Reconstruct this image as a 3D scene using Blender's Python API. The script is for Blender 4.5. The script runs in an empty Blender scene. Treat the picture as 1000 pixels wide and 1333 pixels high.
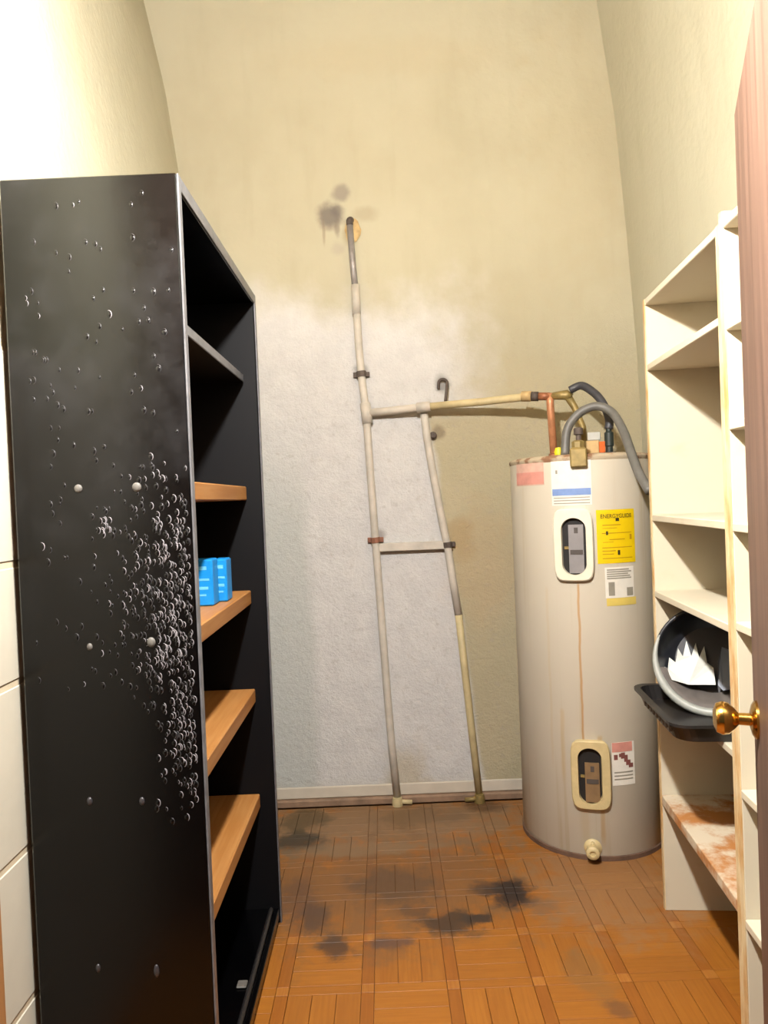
import bpy, bmesh, math, random
from mathutils import Vector, Matrix
random.seed(7)
S = bpy.context.scene
COL = S.collection

# ------------------------------------------------------------------ camera
F = 960.0; CAM = Vector((0, 0, 1.356)); TH = math.radians(.985); RO = math.radians(2.35)
fw = Vector((0, math.cos(TH), -math.sin(TH))); u0 = Vector((0, math.sin(TH), math.cos(TH)))
rt = math.cos(RO) * Vector((1, 0, 0)) - math.sin(RO) * u0
up = math.sin(RO) * Vector((1, 0, 0)) + math.cos(RO) * u0
cd = bpy.data.cameras.new('camera'); cam = bpy.data.objects.new('camera', cd); COL.objects.link(cam)
cd.sensor_fit = 'VERTICAL'; cd.sensor_height = 24; cd.lens = F / 1333 * 24; cd.clip_start = .05
m = Matrix.Identity(4)
for i in range(3):
    m[i][0] = rt[i]; m[i][1] = up[i]; m[i][2] = -fw[i]; m[i][3] = CAM[i]
cam.matrix_world = m
S.camera = cam

# ------------------------------------------------------------------ world, lamp, exposure
LAMP = Vector((-.06, .86, 2.40)); LAMP_STRENGTH = 2450
w = bpy.data.worlds.new('world'); S.world = w; w.use_nodes = True
w.node_tree.nodes['Background'].inputs[0].default_value = (1.0, .93, .84, 1)
w.node_tree.nodes['Background'].inputs[1].default_value = .06
S.view_settings.view_transform = 'Standard'; S.view_settings.look = 'None'
S.view_settings.exposure = 0.38; S.view_settings.gamma = 1.0; S.view_settings.use_curve_mapping = False


def at(px, py, d):
    """a measured image point (1000x1333) taken to the plane y = d"""
    v = fw + rt * ((px - 500) / F) - up * ((py - 666.5) / F)
    return CAM + v * (d / v.y)


# ------------------------------------------------------------------ node helpers
ALBEDO = .74        # overall reflectance, lowered so bounced light fills the shadows less
def lin(c):
    out = []
    for x in c[:3]:
        x = x / 255.0
        out.append(x / 12.92 if x <= .04045 else ((x + .055) / 1.055) ** 2.4)
    return tuple(t * ALBEDO for t in out) + (1.0,)


class G:
    def __init__(s, name, rough=.5, metal=0.0, spec=.5):
        s.mat = bpy.data.materials.new(name); s.mat.use_nodes = True
        s.nt = s.mat.node_tree; s.b = s.nt.nodes['Principled BSDF']
        s.b.inputs['Roughness'].default_value = rough; s.b.inputs['Metallic'].default_value = metal
        s.b.inputs['Specular IOR Level'].default_value = spec
        s._p = None

    def node(s, t): return s.nt.nodes.new(t)

    def put(s, sock, v):
        if isinstance(v, bpy.types.NodeSocket): s.nt.links.new(v, sock)
        else: sock.default_value = v

    def math(s, op, a, b=0.0, clamp=False):
        n = s.node('ShaderNodeMath'); n.operation = op; n.use_clamp = clamp
        s.put(n.inputs[0], a); s.put(n.inputs[1], b); return n.outputs[0]

    def step(s, x, e0, e1):
        n = s.node('ShaderNodeMapRange'); n.interpolation_type = 'SMOOTHSTEP'
        s.put(n.inputs['Value'], x); n.inputs['From Min'].default_value = min(e0, e1); n.inputs['From Max'].default_value = max(e0, e1)
        n.inputs['To Min'].default_value = 0 if e0 < e1 else 1; n.inputs['To Max'].default_value = 1 if e0 < e1 else 0
        return n.outputs[0]

    def pos(s, kind='world'):
        if kind == 'world': v = s.node('ShaderNodeNewGeometry').outputs['Position']
        else: v = s.node('ShaderNodeTexCoord').outputs['Object']
        sp = s.node('ShaderNodeSeparateXYZ'); s.put(sp.inputs[0], v)
        return v, sp.outputs[0], sp.outputs[1], sp.outputs[2]

    def scaled(s, v, sc):
        n = s.node('ShaderNodeMapping'); s.put(n.inputs[0], v); n.inputs['Scale'].default_value = sc; return n.outputs[0]

    def noise(s, v, scale, detail=3, rough=.55):
        n = s.node('ShaderNodeTexNoise'); s.put(n.inputs['Vector'], v)
        n.inputs['Scale'].default_value = scale; n.inputs['Detail'].default_value = detail; n.inputs['Roughness'].default_value = rough
        return n.outputs['Fac']

    def mix(s, f, a, b):
        n = s.node('ShaderNodeMix'); n.data_type = 'RGBA'
        s.put(n.inputs[0], f); s.put(n.inputs[6], a if isinstance(a, bpy.types.NodeSocket) else lin(a))
        s.put(n.inputs[7], b if isinstance(b, bpy.types.NodeSocket) else lin(b)); return n.outputs[2]

    def rnd(s): return s.node('ShaderNodeObjectInfo').outputs['Random']

    def bump(s, h, strength, dist=.01):
        n = s.node('ShaderNodeBump'); n.inputs['Strength'].default_value = strength; n.inputs['Distance'].default_value = dist
        s.put(n.inputs['Height'], h); s.put(s.b.inputs['Normal'], n.outputs[0])

    def col(s, c): s.put(s.b.inputs['Base Color'], c if isinstance(c, bpy.types.NodeSocket) else lin(c)); return s

    def blob(s, x, y, cx, cy, rx, ry, warp, soft=.5):
        """1 inside a warped ellipse"""
        dx = s.math('DIVIDE', s.math('SUBTRACT', x, cx), rx); dy = s.math('DIVIDE', s.math('SUBTRACT', y, cy), ry)
        d = s.math('SQRT', s.math('ADD', s.math('MULTIPLY', dx, dx), s.math('MULTIPLY', dy, dy)))
        return s.step(s.math('ADD', d, warp), 1 + soft, 1 - soft)


def plain(name, c, rough=.5, metal=0.0, vary=0.08, scale=30, spec=.5):
    g = G(name, rough, metal, spec); v, *_ = g.pos()
    n = g.noise(v, scale)
    d = tuple(max(0, x * (1 - vary * 2)) for x in c); l = tuple(min(255, x * (1 + vary)) for x in c)
    g.col(g.mix(n, d, l)); return g.mat


M = {}
# plastered cream walls (left, right, front, ceiling)
def wall_mat(name, c1, c2, c3):
    g = G(name, .85, spec=.2); v, x, y, z = g.pos()
    a = g.mix(g.step(g.noise(v, 1.3, 4), .35, .7), c1, c2)
    streak = g.noise(g.scaled(v, (6, 6, .7)), 2.0, 4)
    a = g.mix(g.math('MULTIPLY', g.step(streak, .5, .8), .32), a, c3)
    g.col(a); g.bump(g.math('ADD', g.noise(v, 40, 5), g.math('MULTIPLY', g.noise(v, 6, 3), 1.5)), .25, .01); return g.mat
M['cream'] = wall_mat('cream_plaster', (204, 199, 174), (198, 192, 166), (184, 177, 150))
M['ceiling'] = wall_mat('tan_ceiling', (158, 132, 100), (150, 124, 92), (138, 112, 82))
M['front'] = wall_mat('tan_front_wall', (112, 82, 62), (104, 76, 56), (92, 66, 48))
M['block'] = plain('painted_block', (210, 203, 184), .7, vary=.03, scale=12)
M['mortar'] = plain('block_joint', (214, 198, 168), .9, vary=.06)

# back wall: cream above, a rough white patch below, dark grime spots
g = G('back_wall_plaster', .88, spec=.15); v, x, y, z = g.pos()
n1 = g.noise(v, 3.2, 5); n2 = g.noise(v, 11, 4); nf = g.noise(v, 38, 4)
base = g.mix(g.step(g.noise(v, 1.6, 4), .35, .68), (200, 194, 168), (192, 185, 158))
base = g.mix(g.math('MULTIPLY', g.step(g.noise(g.scaled(v, (5, 1, .8)), 2.4, 4), .5, .8), .28), base, (182, 174, 146))
low = g.mix(g.step(n1, .35, .65), (192, 183, 152), (198, 187, 156))        # greenish cream right of the leaning pipe
base = g.mix(g.step(z, 2.05, 1.75), base, low)
wig = g.math('MULTIPLY', g.math('SUBTRACT', n1, .5), .55)
top = g.step(g.math('ADD', z, wig), 2.36, 2.06)
# right border: follows the leaning pipe below it, wider above it
pipe_x = g.math('SUBTRACT', .40, g.math('MULTIPLY', z, .115))
bx = g.math('ADD', g.math('SUBTRACT', x, pipe_x), g.math('MULTIPLY', wig, .12))
side_lo = g.step(bx, .03, -.01)
side_hi = g.step(g.math('ADD', x, wig), .62, .30)
zsel = g.step(z, 1.68, 1.80)
side = g.math('ADD', g.math('MULTIPLY', side_hi, zsel), g.math('MULTIPLY', side_lo, g.math('SUBTRACT', 1.0, zsel)))
white = g.mix(g.step(n2, .3, .7), (227, 226, 223), (218, 217, 215))
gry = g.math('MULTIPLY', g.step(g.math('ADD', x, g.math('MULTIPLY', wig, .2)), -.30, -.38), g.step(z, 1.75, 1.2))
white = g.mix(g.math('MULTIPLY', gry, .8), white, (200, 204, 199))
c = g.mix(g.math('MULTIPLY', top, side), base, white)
c = g.mix(g.math('MULTIPLY', g.step(nf, .56, .74), g.math('MULTIPLY', g.step(z, 2.2, 1.6), .3)), c, (176, 170, 160))
wp = g.math('MULTIPLY', g.math('SUBTRACT', n2, .5), 1.6)
for cx, cz, rx, rz, st, cc in [(-.185, 2.615, .055, .05, .85, (120, 112, 106)), (-.135, 2.715, .035, .04, .6, (130, 122, 118)), (-.15, 2.64, .03, .03, .7, (120, 112, 106)),
                               (-.155, 2.565, .013, .04, .6, (130, 120, 108)), (-.215, 2.55, .006, .05, .45, (140, 126, 108)),
                               (-.155, 2.47, .03, .03, .22, (150, 140, 140)), (-.03, 2.62, .05, .03, .25, (140, 122, 90)),
                               (-.10, 2.53, .035, .05, .45, (170, 150, 100)), (.28, 1.86, .03, .04, .55, (110, 104, 98)),
                               (-.075, 1.93, .03, .03, .5, (110, 104, 96)), (.26, 1.64, .028, .025, .5, (100, 80, 62)),
                               (.33, 1.16, .06, .09, .4, (170, 142, 92)), (-.03, 1.20, .03, .025, .5, (120, 100, 88)),
                               (.05, .10, .10, .14, .45, (190, 168, 116)), (.42, 1.05, .16, .25, .25, (206, 172, 126)),
                               (-.58, .8, .02, .04, .35, (120, 100, 80)), (.95, 2.9, .25, .6, .18, (190, 172, 130)), (.1, 3.3, .5, .08, .15, (190, 170, 130))]:
    c = g.mix(g.math('MULTIPLY', g.blob(x, z, cx, cz, rx, rz, wp), st), c, cc)
c = g.mix(g.math('MULTIPLY', g.step(g.math('ADD', z, g.math('MULTIPLY', wig, .2)), .14, .0), .5), c, (178, 160, 132))
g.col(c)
rough = g.math('MULTIPLY', g.step(z, 2.3, 1.9), 1.0)
h = g.math('ADD', g.math('MULTIPLY', g.noise(v, 55, 6, .7), g.math('ADD', g.math('MULTIPLY', rough, 2.2), .25)), g.math('MULTIPLY', g.noise(v, 9, 3), 1.2))
g.bump(h, .45, .012); M['back'] = g.mat

# floor: parquet pieces, dark mould stains laid over them
def floor_mat(name, ca, cb, line_axis):
    g = G(name, .42, spec=.35); v, x, y, z = g.pos()
    sc = (120, 6, 1) if line_axis == 'y' else (6, 120, 1)
    grain = g.noise(g.scaled(v, sc), 1.0, 4)
    c = g.mix(g.step(grain, .3, .7), ca, cb)
    c = g.mix(g.math('MULTIPLY', g.rnd(), .35), c, (142, 84, 28))
    n = g.noise(v, 9, 5, .65); n3 = g.noise(v, 24, 5, .65)
    wp = g.math('ADD', g.math('MULTIPLY', g.math('SUBTRACT', n, .5), 2.4), g.math('MULTIPLY', g.math('SUBTRACT', n3, .5), 1.2))
    for cx, cy, rx, ry, st, cc in [(-.10, 3.08, .85, .24, .9, (142, 112, 80)), (-.08, 2.58, .55, .34, .7, (120, 86, 52)), (.72, 2.52, .30, .28, .6, (156, 120, 84)),
                                   (.385, 2.49, .075, .085, .96, (44, 34, 32)), (.30, 2.52, .05, .05, .7, (62, 48, 40)), (.165, 2.33, .10, .06, .85, (62, 48, 36)),
                                   (.24, 2.34, .05, .025, .8, (60, 48, 40)), (-.015, 2.56, .14, .12, .7, (88, 66, 46)), (-.20, 2.215, .05, .06, .8, (66, 50, 40)),
                                   (-.40, 2.93, .10, .09, .85, (52, 46, 34)), (-.40, 3.12, .10, .10, .7, (80, 66, 38)), (-.28, 2.38, .05, .08, .75, (74, 58, 48)), (-.03, 2.235, .08, .025, .7, (84, 66, 60)),
                                   (-.35, 2.5, .07, .12, .6, (92, 66, 50)), (.38, 3.2, .08, .06, .7, (84, 58, 34)), (.1, 3.12, .2, .08, .5, (108, 84, 56)), (-.15, 2.85, .3, .05, .5, (150, 122, 90)), (.05, 2.40, .05, .05, .6, (80, 60, 44)),
                                   (.47, 2.40, .05, .05, .45, (120, 90, 66)), (.52, 2.05, .06, .10, .4, (126, 98, 60)), (.56, 1.90, .03, .03, .6, (92, 66, 50))]:
        c = g.mix(g.math('MULTIPLY', g.blob(x, y, cx, cy, rx, ry, wp, .45), st), c, cc)
    g.col(c); g.bump(grain, .15, .004)
    g.put(g.b.inputs['Roughness'], g.math('ADD', .38, g.math('MULTIPLY', n, .25))); return g.mat
M['slat_x'] = floor_mat('parquet_across', (172, 108, 34), (162, 99, 29), 'x')
M['slat_y'] = floor_mat('parquet_along', (173, 109, 36), (160, 97, 29), 'y')
M['strip'] = floor_mat('parquet_border', (160, 96, 30), (150, 87, 26), 'y')
M['corner'] = floor_mat('parquet_corner', (186, 124, 52), (166, 100, 36), 'y')
M['sub'] = plain('floor_gap', (124, 78, 34), .8)
M['grime'] = plain('grimy_curb', (150, 122, 98), .8, vary=.25, scale=14)
M['skirt'] = plain('white_skirting', (218, 208, 190), .7, vary=.06, scale=10)

# cabinet
g = G('black_lacquer', .28, spec=.32); v, x, y, z = g.pos()
d1 = g.noise(v, 5, 6, .7); d2 = g.noise(v, 120, 3)
c = g.mix(g.math('MULTIPLY', g.math('MULTIPLY', g.step(d1, .42, .8), g.step(z, .9, 1.6)), .8), (2, 2, 3), (34, 34, 36))  # grey haze painted in higher up, for dust and reflected light
c = g.mix(g.math('MULTIPLY', g.step(d2, .55, .8), g.math('MULTIPLY', g.step(z, .9, 1.5), .15)), c, (50, 49, 49))
g.col(c); g.put(g.b.inputs['Roughness'], g.math('ADD', .16, g.math('MULTIPLY', d1, .16))); g.bump(g.noise(v, 18, 3), .06, .004); M['black'] = g.mat
M['black_in'] = plain('black_inside', (4, 4, 7), .6, vary=.1, spec=.2)
M['edge'] = plain('pale_metal_edge', (122, 122, 126), .35, vary=.2, metal=.3)  # grey metal, paled to paint in the glint along front edges
M['blister'] = plain('blister_highlight', (150, 145, 150), .35, vary=.2, scale=200)  # highlight colour painted on the blister rims
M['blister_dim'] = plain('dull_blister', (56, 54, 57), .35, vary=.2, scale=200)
M['screw'] = plain('pale_screw_filler', (104, 100, 94), .6, vary=.15, scale=80)

def wood(name, a, b, axis=1, sc=60):
    g = G(name, .55, spec=.3); v, x, y, z = g.pos()
    s = [sc, sc, sc]; s[axis] = sc * .05
    n = g.noise(g.scaled(v, tuple(s)), 1.0, 4); n2 = g.noise(v, 4, 3)
    c = g.mix(g.step(n, .3, .7), a, b); c = g.mix(g.math('MULTIPLY', n2, .3), c, tuple(t * .7 for t in a))
    g.col(c); g.bump(n, .12, .004); return g.mat
M['pine'] = wood('pine_board', (188, 134, 76), (170, 112, 54))
M['door'] = wood('brown_door', (112, 84, 70), (88, 64, 52), 2, 40)
M['jamb'] = wood('jamb_wood', (176, 126, 76), (150, 100, 58), 2, 40)

g = G('white_shelf_paint', .6, spec=.3); v, x, y, z = g.pos()
n = g.noise(v, 9, 5)
c = g.mix(g.math('MULTIPLY', g.step(n, .55, .8), .4), (223, 212, 187), (198, 178, 142)); g.col(c); M['shelf'] = g.mat
g = G('worn_edge_paint', .6, spec=.3); v, x, y, z = g.pos()
n = g.noise(g.scaled(v, (14, 14, 5)), 1.6, 5)
c = g.mix(g.step(n, .35, .7), (232, 208, 164), (206, 160, 100)); g.col(c); M['shelf_edge'] = g.mat
g = G('bare_board_white_patches', .7, spec=.2); v, x, y, z = g.pos()
n = g.noise(v, 8, 5, .65)
c = g.mix(g.step(n, .40, .60), (190, 128, 72), (220, 204, 178)); g.col(c); M['patchy'] = g.mat
M['bounce_brown'] = plain('brown_bounce_panel', (128, 92, 58), .8, vary=.1)

# heater
g = G('heater_enamel', .45, spec=.4); v, x, y, z = g.pos('obj')
ang = g.math('ARCTAN2', x, g.math('MULTIPLY', y, -1.0))       # 0 towards the room
n = g.noise(v, 3, 4); st = g.noise(g.scaled(v, (30, 30, .8)), 1.0, 4)
c = g.mix(n, (216, 208, 190), (204, 194, 174))
c = g.mix(g.math('MULTIPLY', g.step(st, .55, .75), .5), c, (190, 168, 128))
def streak(a0, wd, z0, z1, s_, cc):
    global c
    da = g.math('ABSOLUTE', g.math('ADD', g.math('SUBTRACT', ang, a0), g.math('MULTIPLY', g.math('SUBTRACT', g.noise(v, 8, 2), .5), .05)))
    f = g.math('MULTIPLY', g.step(da, wd * 1.6, wd * .4), g.math('MULTIPLY', g.step(z, z0, z0 + .08), g.step(z, z1 + .01, z1 - .01)))
    c = g.mix(g.math('MULTIPLY', f, s_), c, cc)
streak(-.345, .014, .36, 1.02, .75, (196, 146, 82)); streak(-.13, .03, .02, .46, .55, (198, 158, 96)); streak(-.62, .03, .25, .55, .4, (206, 176, 126))
streak(-.36, .05, .02, .28, .35, (200, 172, 124)); streak(-.78, .02, .3, 1.0, .25, (206, 178, 132))
c = g.mix(g.math('MULTIPLY', g.step(g.math('ADD', z, g.math('MULTIPLY', n, .05)), .05, .03), .7), c, (150, 122, 94))
g.col(c); M['enamel'] = g.mat
g = G('rusty_rim', .7, spec=.2); v, x, y, z = g.pos()
c = g.mix(g.step(g.noise(v, 22, 5), .42, .62), (198, 182, 154), (150, 112, 84)); g.col(c); M['rust'] = g.mat
M['base_rust'] = plain('rusty_base', (112, 84, 66), .8, vary=.25, scale=20)
M['cream_plastic'] = plain('cream_panel', (248, 240, 216), .5, vary=.03)
M['yellowed_plastic'] = plain('yellowed_panel', (226, 204, 150), .5, vary=.06)
M['dark'] = plain('dark_recess', (24, 20, 18), .7)
M['grey_plastic'] = plain('grey_thermostat', (150, 146, 146), .5, vary=.05)
M['tan_plastic'] = plain('tan_thermostat', (146, 116, 80), .6, vary=.1)
M['dark_grey'] = plain('dark_strap', (86, 78, 72), .6)
M['paper'] = plain('label_paper', (246, 241, 228), .6, vary=.03)
M['yellow'] = plain('yellow_label', (255, 214, 0), .5, vary=.03)
M['yellow_pale'] = plain('pale_yellow', (238, 212, 110), .5, vary=.04)
M['ink'] = plain('black_ink', (52, 44, 18), .6)
M['ink_soft'] = plain('amber_ink', (196, 150, 10), .6)
M['ink_grey'] = plain('grey_ink', (164, 158, 142), .6)
M['blue_ink'] = plain('blue_ink', (128, 158, 214), .6)
M['pink'] = plain('faded_red_label', (232, 160, 144), .6)
M['pink_pale'] = plain('faded_pink_label', (234, 190, 170), .6)
M['red_ink'] = plain('red_ink', (140, 84, 76), .6)
M['copper'] = plain('copper', (232, 156, 112), .4, .3, vary=.15)
M['copper_dull'] = plain('dull_copper', (176, 112, 76), .5, .3, vary=.2)
M['pipe'] = plain('painted_pipe', (214, 206, 192), .6, vary=.1, scale=16)
M['pipe_cream'] = plain('cream_pipe', (214, 196, 148), .6, vary=.12, scale=16)
M['galv'] = plain('grey_galvanised', (166, 160, 156), .45, .3, vary=.12)
M['iron'] = plain('corroded_iron', (96, 84, 76), .7, .2, vary=.3, scale=40)
M['rust_clip'] = plain('rusty_clip', (150, 100, 76), .7, .1, vary=.25, scale=40)
M['brass_dull'] = plain('dull_brass', (160, 138, 82), .5, .3, vary=.2)
M['brass'] = plain('bright_brass', (236, 186, 96), .18, 1.0, vary=.05)
M['foam'] = plain('tan_filler', (222, 182, 126), .8, vary=.2)
M['hose_black'] = plain('black_hose', (66, 66, 72), .5, vary=.15)
M['hose_grey'] = plain('grey_conduit', (112, 110, 104), .5, vary=.1)
M['orange'] = plain('orange_tag', (236, 112, 40), .6)
M['tag_tan'] = plain('tan_tag', (226, 190, 134), .6)
M['valve_green'] = plain('dark_green_fitting', (42, 52, 48), .5)
M['olive'] = plain('olive_gasket', (166, 160, 84), .7)
M['bright_yellow'] = plain('yellow_cap', (238, 218, 30), .5)
M['blue_pack'] = plain('blue_pack', (18, 142, 222), .4, vary=.06)
M['blue_print'] = plain('pale_blue_print', (110, 196, 240), .4)
M['tray'] = plain('black_tray', (40, 37, 36), .4, vary=.15)
M['tray_dust'] = plain('dusty_tray_lip', (112, 104, 96), .6, vary=.2)
M['rim'] = plain('pale_grey_rim', (170, 172, 164), .4, vary=.06)
M['basin'] = plain('dark_basin', (46, 48, 54), .3, vary=.2)
M['basin_low'] = plain('grey_brown_liner', (120, 112, 106), .5, vary=.12)
M['sheet'] = plain('white_plastic', (212, 212, 204), .5, vary=.03)
M['bluegrey'] = plain('blue_grey_plastic', (116, 124, 142), .45, vary=.08)
M['ceramic'] = plain('white_ceramic', (236, 234, 228), .3, vary=.02)
g = G('lit_bulb', .4); g.b.inputs['Emission Color'].default_value = (1.0, .985, .95, 1); g.b.inputs['Emission Strength'].default_value = LAMP_STRENGTH; M['bulb'] = g.mat

# ------------------------------------------------------------------ object helpers
WL = {}
def thing(name, label, cat, loc, group=None):
    o = bpy.data.objects.new(name, None); o.empty_display_size = .05; COL.objects.link(o)
    o.location = loc; WL[o.name] = Vector(loc); o['label'] = label; o['category'] = cat
    if group: o['group'] = group
    return o

def tag(o, label=None, cat=None, group=None, kind=None):
    for k, x in (('label', label), ('category', cat), ('group', group), ('kind', kind)):
        if x: o[k] = x
    return o

def mesh_obj(name, verts, faces, mat, parent=None, smooth=False, origin=None):
    vs = [Vector(v) for v in verts]
    if origin is None:
        lo = Vector([min(v[i] for v in vs) for i in range(3)]); hi = Vector([max(v[i] for v in vs) for i in range(3)])
        origin = Vector(((lo.x + hi.x) / 2, (lo.y + hi.y) / 2, lo.z))
    origin = Vector(origin)
    me = bpy.data.meshes.new(name); me.from_pydata([v - origin for v in vs], [], faces)
    bm = bmesh.new(); bm.from_mesh(me); bmesh.ops.recalc_face_normals(bm, faces=bm.faces); bm.to_mesh(me); bm.free()
    me.materials.append(M[mat] if isinstance(mat, str) else mat)
    if smooth:
        for p in me.polygons: p.use_smooth = True
    o = bpy.data.objects.new(name, me); COL.objects.link(o); WL[o.name] = origin
    if parent: o.parent = parent; o.location = origin - WL[parent.name]
    else: o.location = origin
    return o

def join(*parts):
    V = []; Fc = []
    for v, f in parts:
        k = len(V); V += list(v); Fc += [tuple(i + k for i in q) for q in f]
    return V, Fc

def box_vf(lo, hi, bev=0.0, M4=None):
    bm = bmesh.new(); bmesh.ops.create_cube(bm, size=1)
    for v in bm.verts: v.co = Vector([lo[i] + (v.co[i] + .5) * (hi[i] - lo[i]) for i in range(3)])
    if bev: bmesh.ops.bevel(bm, geom=list(bm.edges), offset=bev, segments=1, profile=.5, affect='EDGES')
    bm.verts.index_update()
    V = [(M4 @ v.co) if M4 else v.co.copy() for v in bm.verts]; Fc = [tuple(v.index for v in f.verts) for f in bm.faces]
    bm.free(); return V, Fc

def box(name, lo, hi, mat, parent=None, bev=.002, M4=None, **k):
    return mesh_obj(name, *box_vf(lo, hi, bev, M4), mat, parent, **k)

def spline(pts, n=6):
    pts = [Vector(p) for p in pts]; out = []
    for i in range(len(pts) - 1):
        p0 = pts[max(i - 1, 0)]; p1 = pts[i]; p2 = pts[i + 1]; p3 = pts[min(i + 2, len(pts) - 1)]
        for k in range(n):
            t = k / n
            out.append(.5 * ((2 * p1) + (p2 - p0) * t + (2 * p0 - 5 * p1 + 4 * p2 - p3) * t * t + (3 * p1 - p0 - 3 * p2 + p3) * t ** 3))
    out.append(pts[-1]); return out

def tube_vf(pts, r, seg=12, closed=False):
    pts = [Vector(p) for p in pts]; n = len(pts); V = []; Fc = []
    rs = r if isinstance(r, (list, tuple)) else [r] * n
    t0 = (pts[1] - pts[0]).normalized(); a = t0.orthogonal().normalized()
    for i in range(n):
        if closed: t = (pts[(i + 1) % n] - pts[i - 1]).normalized()
        else: t = (pts[min(i + 1, n - 1)] - pts[max(i - 1, 0)]).normalized()
        a = (a - t * a.dot(t)).normalized(); b = t.cross(a)
        for k in range(seg):
            q = 2 * math.pi * k / seg; V.append(pts[i] + (a * math.cos(q) + b * math.sin(q)) * rs[i])
    for i in range(n if closed else n - 1):
        j = (i + 1) % n
        for k in range(seg):
            Fc.append((i * seg + k, i * seg + (k + 1) % seg, j * seg + (k + 1) % seg, j * seg + k))
    if not closed: Fc += [tuple(range(seg)), tuple((n - 1) * seg + k for k in range(seg))]
    return V, Fc

def tube(name, pts, r, mat, parent=None, seg=12, closed=False, **k):
    return mesh_obj(name, *tube_vf(pts, r, seg, closed), mat, parent, smooth=True, **k)

def lathe_vf(prof, c, axis=(0, 0, 1), seg=24):
    c = Vector(c); ax = Vector(axis).normalized(); a = ax.orthogonal().normalized(); b = ax.cross(a); V = []; Fc = []
    for r, h in prof:
        for k in range(seg):
            q = 2 * math.pi * k / seg; V.append(c + ax * h + (a * math.cos(q) + b * math.sin(q)) * max(r, 1e-4))
    for i in range(len(prof) - 1):
        for k in range(seg): Fc.append((i * seg + k, i * seg + (k + 1) % seg, (i + 1) * seg + (k + 1) % seg, (i + 1) * seg + k))
    Fc += [tuple(range(seg)), tuple((len(prof) - 1) * seg + k for k in range(seg))]
    return V, Fc

def lathe(name, prof, c, mat, parent=None, axis=(0, 0, 1), seg=24, smooth=True, **k):
    o = mesh_obj(name, *lathe_vf(prof, c, axis, seg), mat, parent, smooth=smooth, **k)
    if smooth:
        try: o.data.set_sharp_from_angle(angle=math.radians(40))
        except Exception: pass
    return o

# ------------------------------------------------------------------ the room
YB = 3.28; YF = .64; ZC = 3.85
def lx(z):        # the left wall leans out towards the top
    for z0, x0, z1, x1 in [(0, -.770, 2.0, -.770), (2.0, -.770, 2.45, -.80), (2.45, -.80, 2.9, -.852), (2.9, -.852, 3.2, -.888), (3.2, -.888, 3.62, -.97), (3.62, -.97, 9, -2.02)]:
        if z <= z1: return x0 + (x1 - x0) * (z - z0) / (z1 - z0)
def rx(z):
    for z0, x0, z1, x1 in [(0, 1.185, 1.9, 1.152), (1.9, 1.152, 2.5, 1.122), (2.5, 1.122, 3.0, 1.088), (3.0, 1.088, 3.55, 1.02), (3.55, 1.02, 9, .34)]:
        if z <= z1: return x0 + (x1 - x0) * (z - z0) / (z1 - z0)
def ruled(name, fx, y0, y1, th, mat):
    zs = [ZC * i / 40 for i in range(41)]; V = []; Fc = []
    for z in zs: V += [(fx(z), y0, z), (fx(z), y1, z), (fx(z) + th, y1, z), (fx(z) + th, y0, z)]
    for i in range(40):
        for k in range(4): a = i * 4 + k; b = i * 4 + (k + 1) % 4; Fc.append((a, b, b + 4, a + 4))
    Fc += [(0, 1, 2, 3), tuple(160 + k for k in range(4))]
    o = mesh_obj(name, V, Fc, mat, smooth=False); o['kind'] = 'structure'; return o
wl = ruled('wall_left', lx, YF, YB, -.12, 'cream')
wr = ruled('wall_right', rx, YF, YB, .12, 'cream')
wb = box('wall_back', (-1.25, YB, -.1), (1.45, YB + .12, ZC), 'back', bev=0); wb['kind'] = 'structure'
fv = join(box_vf((-1.25, YF - .12, 0), (-.37, YF, ZC)), box_vf((.405, YF - .12, 0), (1.45, YF, ZC)), box_vf((-.37, YF - .12, 2.06), (.405, YF, ZC)))
wf = mesh_obj('wall_front', *fv, 'front'); wf['kind'] = 'structure'
cl = box('ceiling', (-1.25, YF - .12, ZC), (1.45, YB + .12, ZC + .1), 'ceiling', bev=0); cl['kind'] = 'structure'
fl = box('floor', (-1.25, -1.6, -.1), (1.45, YB, -.008), 'sub', bev=0); fl['kind'] = 'structure'
tr = mesh_obj('trim_1', *join(box_vf((-.37, YF - .13, 0), (-.352, YF + .006, 2.06), .002), box_vf((.387, YF - .13, 0), (.405, YF - .02, 2.06), .002), box_vf((-.37, YF - .13, 2.045), (.405, YF - .02, 2.06), .002)), 'jamb'); tr['kind'] = 'structure'
bb = box('baseboard_back', (-.86, YB - .012, .035), (1.17, YB, .085), 'skirt', bev=.003); bb['kind'] = 'structure'
gr = box('trim_2', (-.86, YB - .03, 0), (1.17, YB, .034), 'grime', bev=.006); gr['kind'] = 'structure'

# painted blocks of the left wall, beside the cabinet
zs = [-.0, .36, .665, 1.012, 1.254, 1.70]
proto = {}
mort = box('joint_bed', (-.770, .64, 0), (-.767, 1.80, 1.70), 'mortar', wl, bev=0)
for i in range(5):
    h = zs[i + 1] - zs[i]
    y = .595 - (.15 if i % 2 else 0)
    while y < 1.79:
        a, b = max(y, .642), min(y + .40, 1.80)
        if b - a > .03:
            o = box('block', (-.7685, a + .006, zs[i] + .007), (-.7648, b - .006, zs[i + 1] - .007), 'block', wl, bev=.0018)
        y += .40

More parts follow.
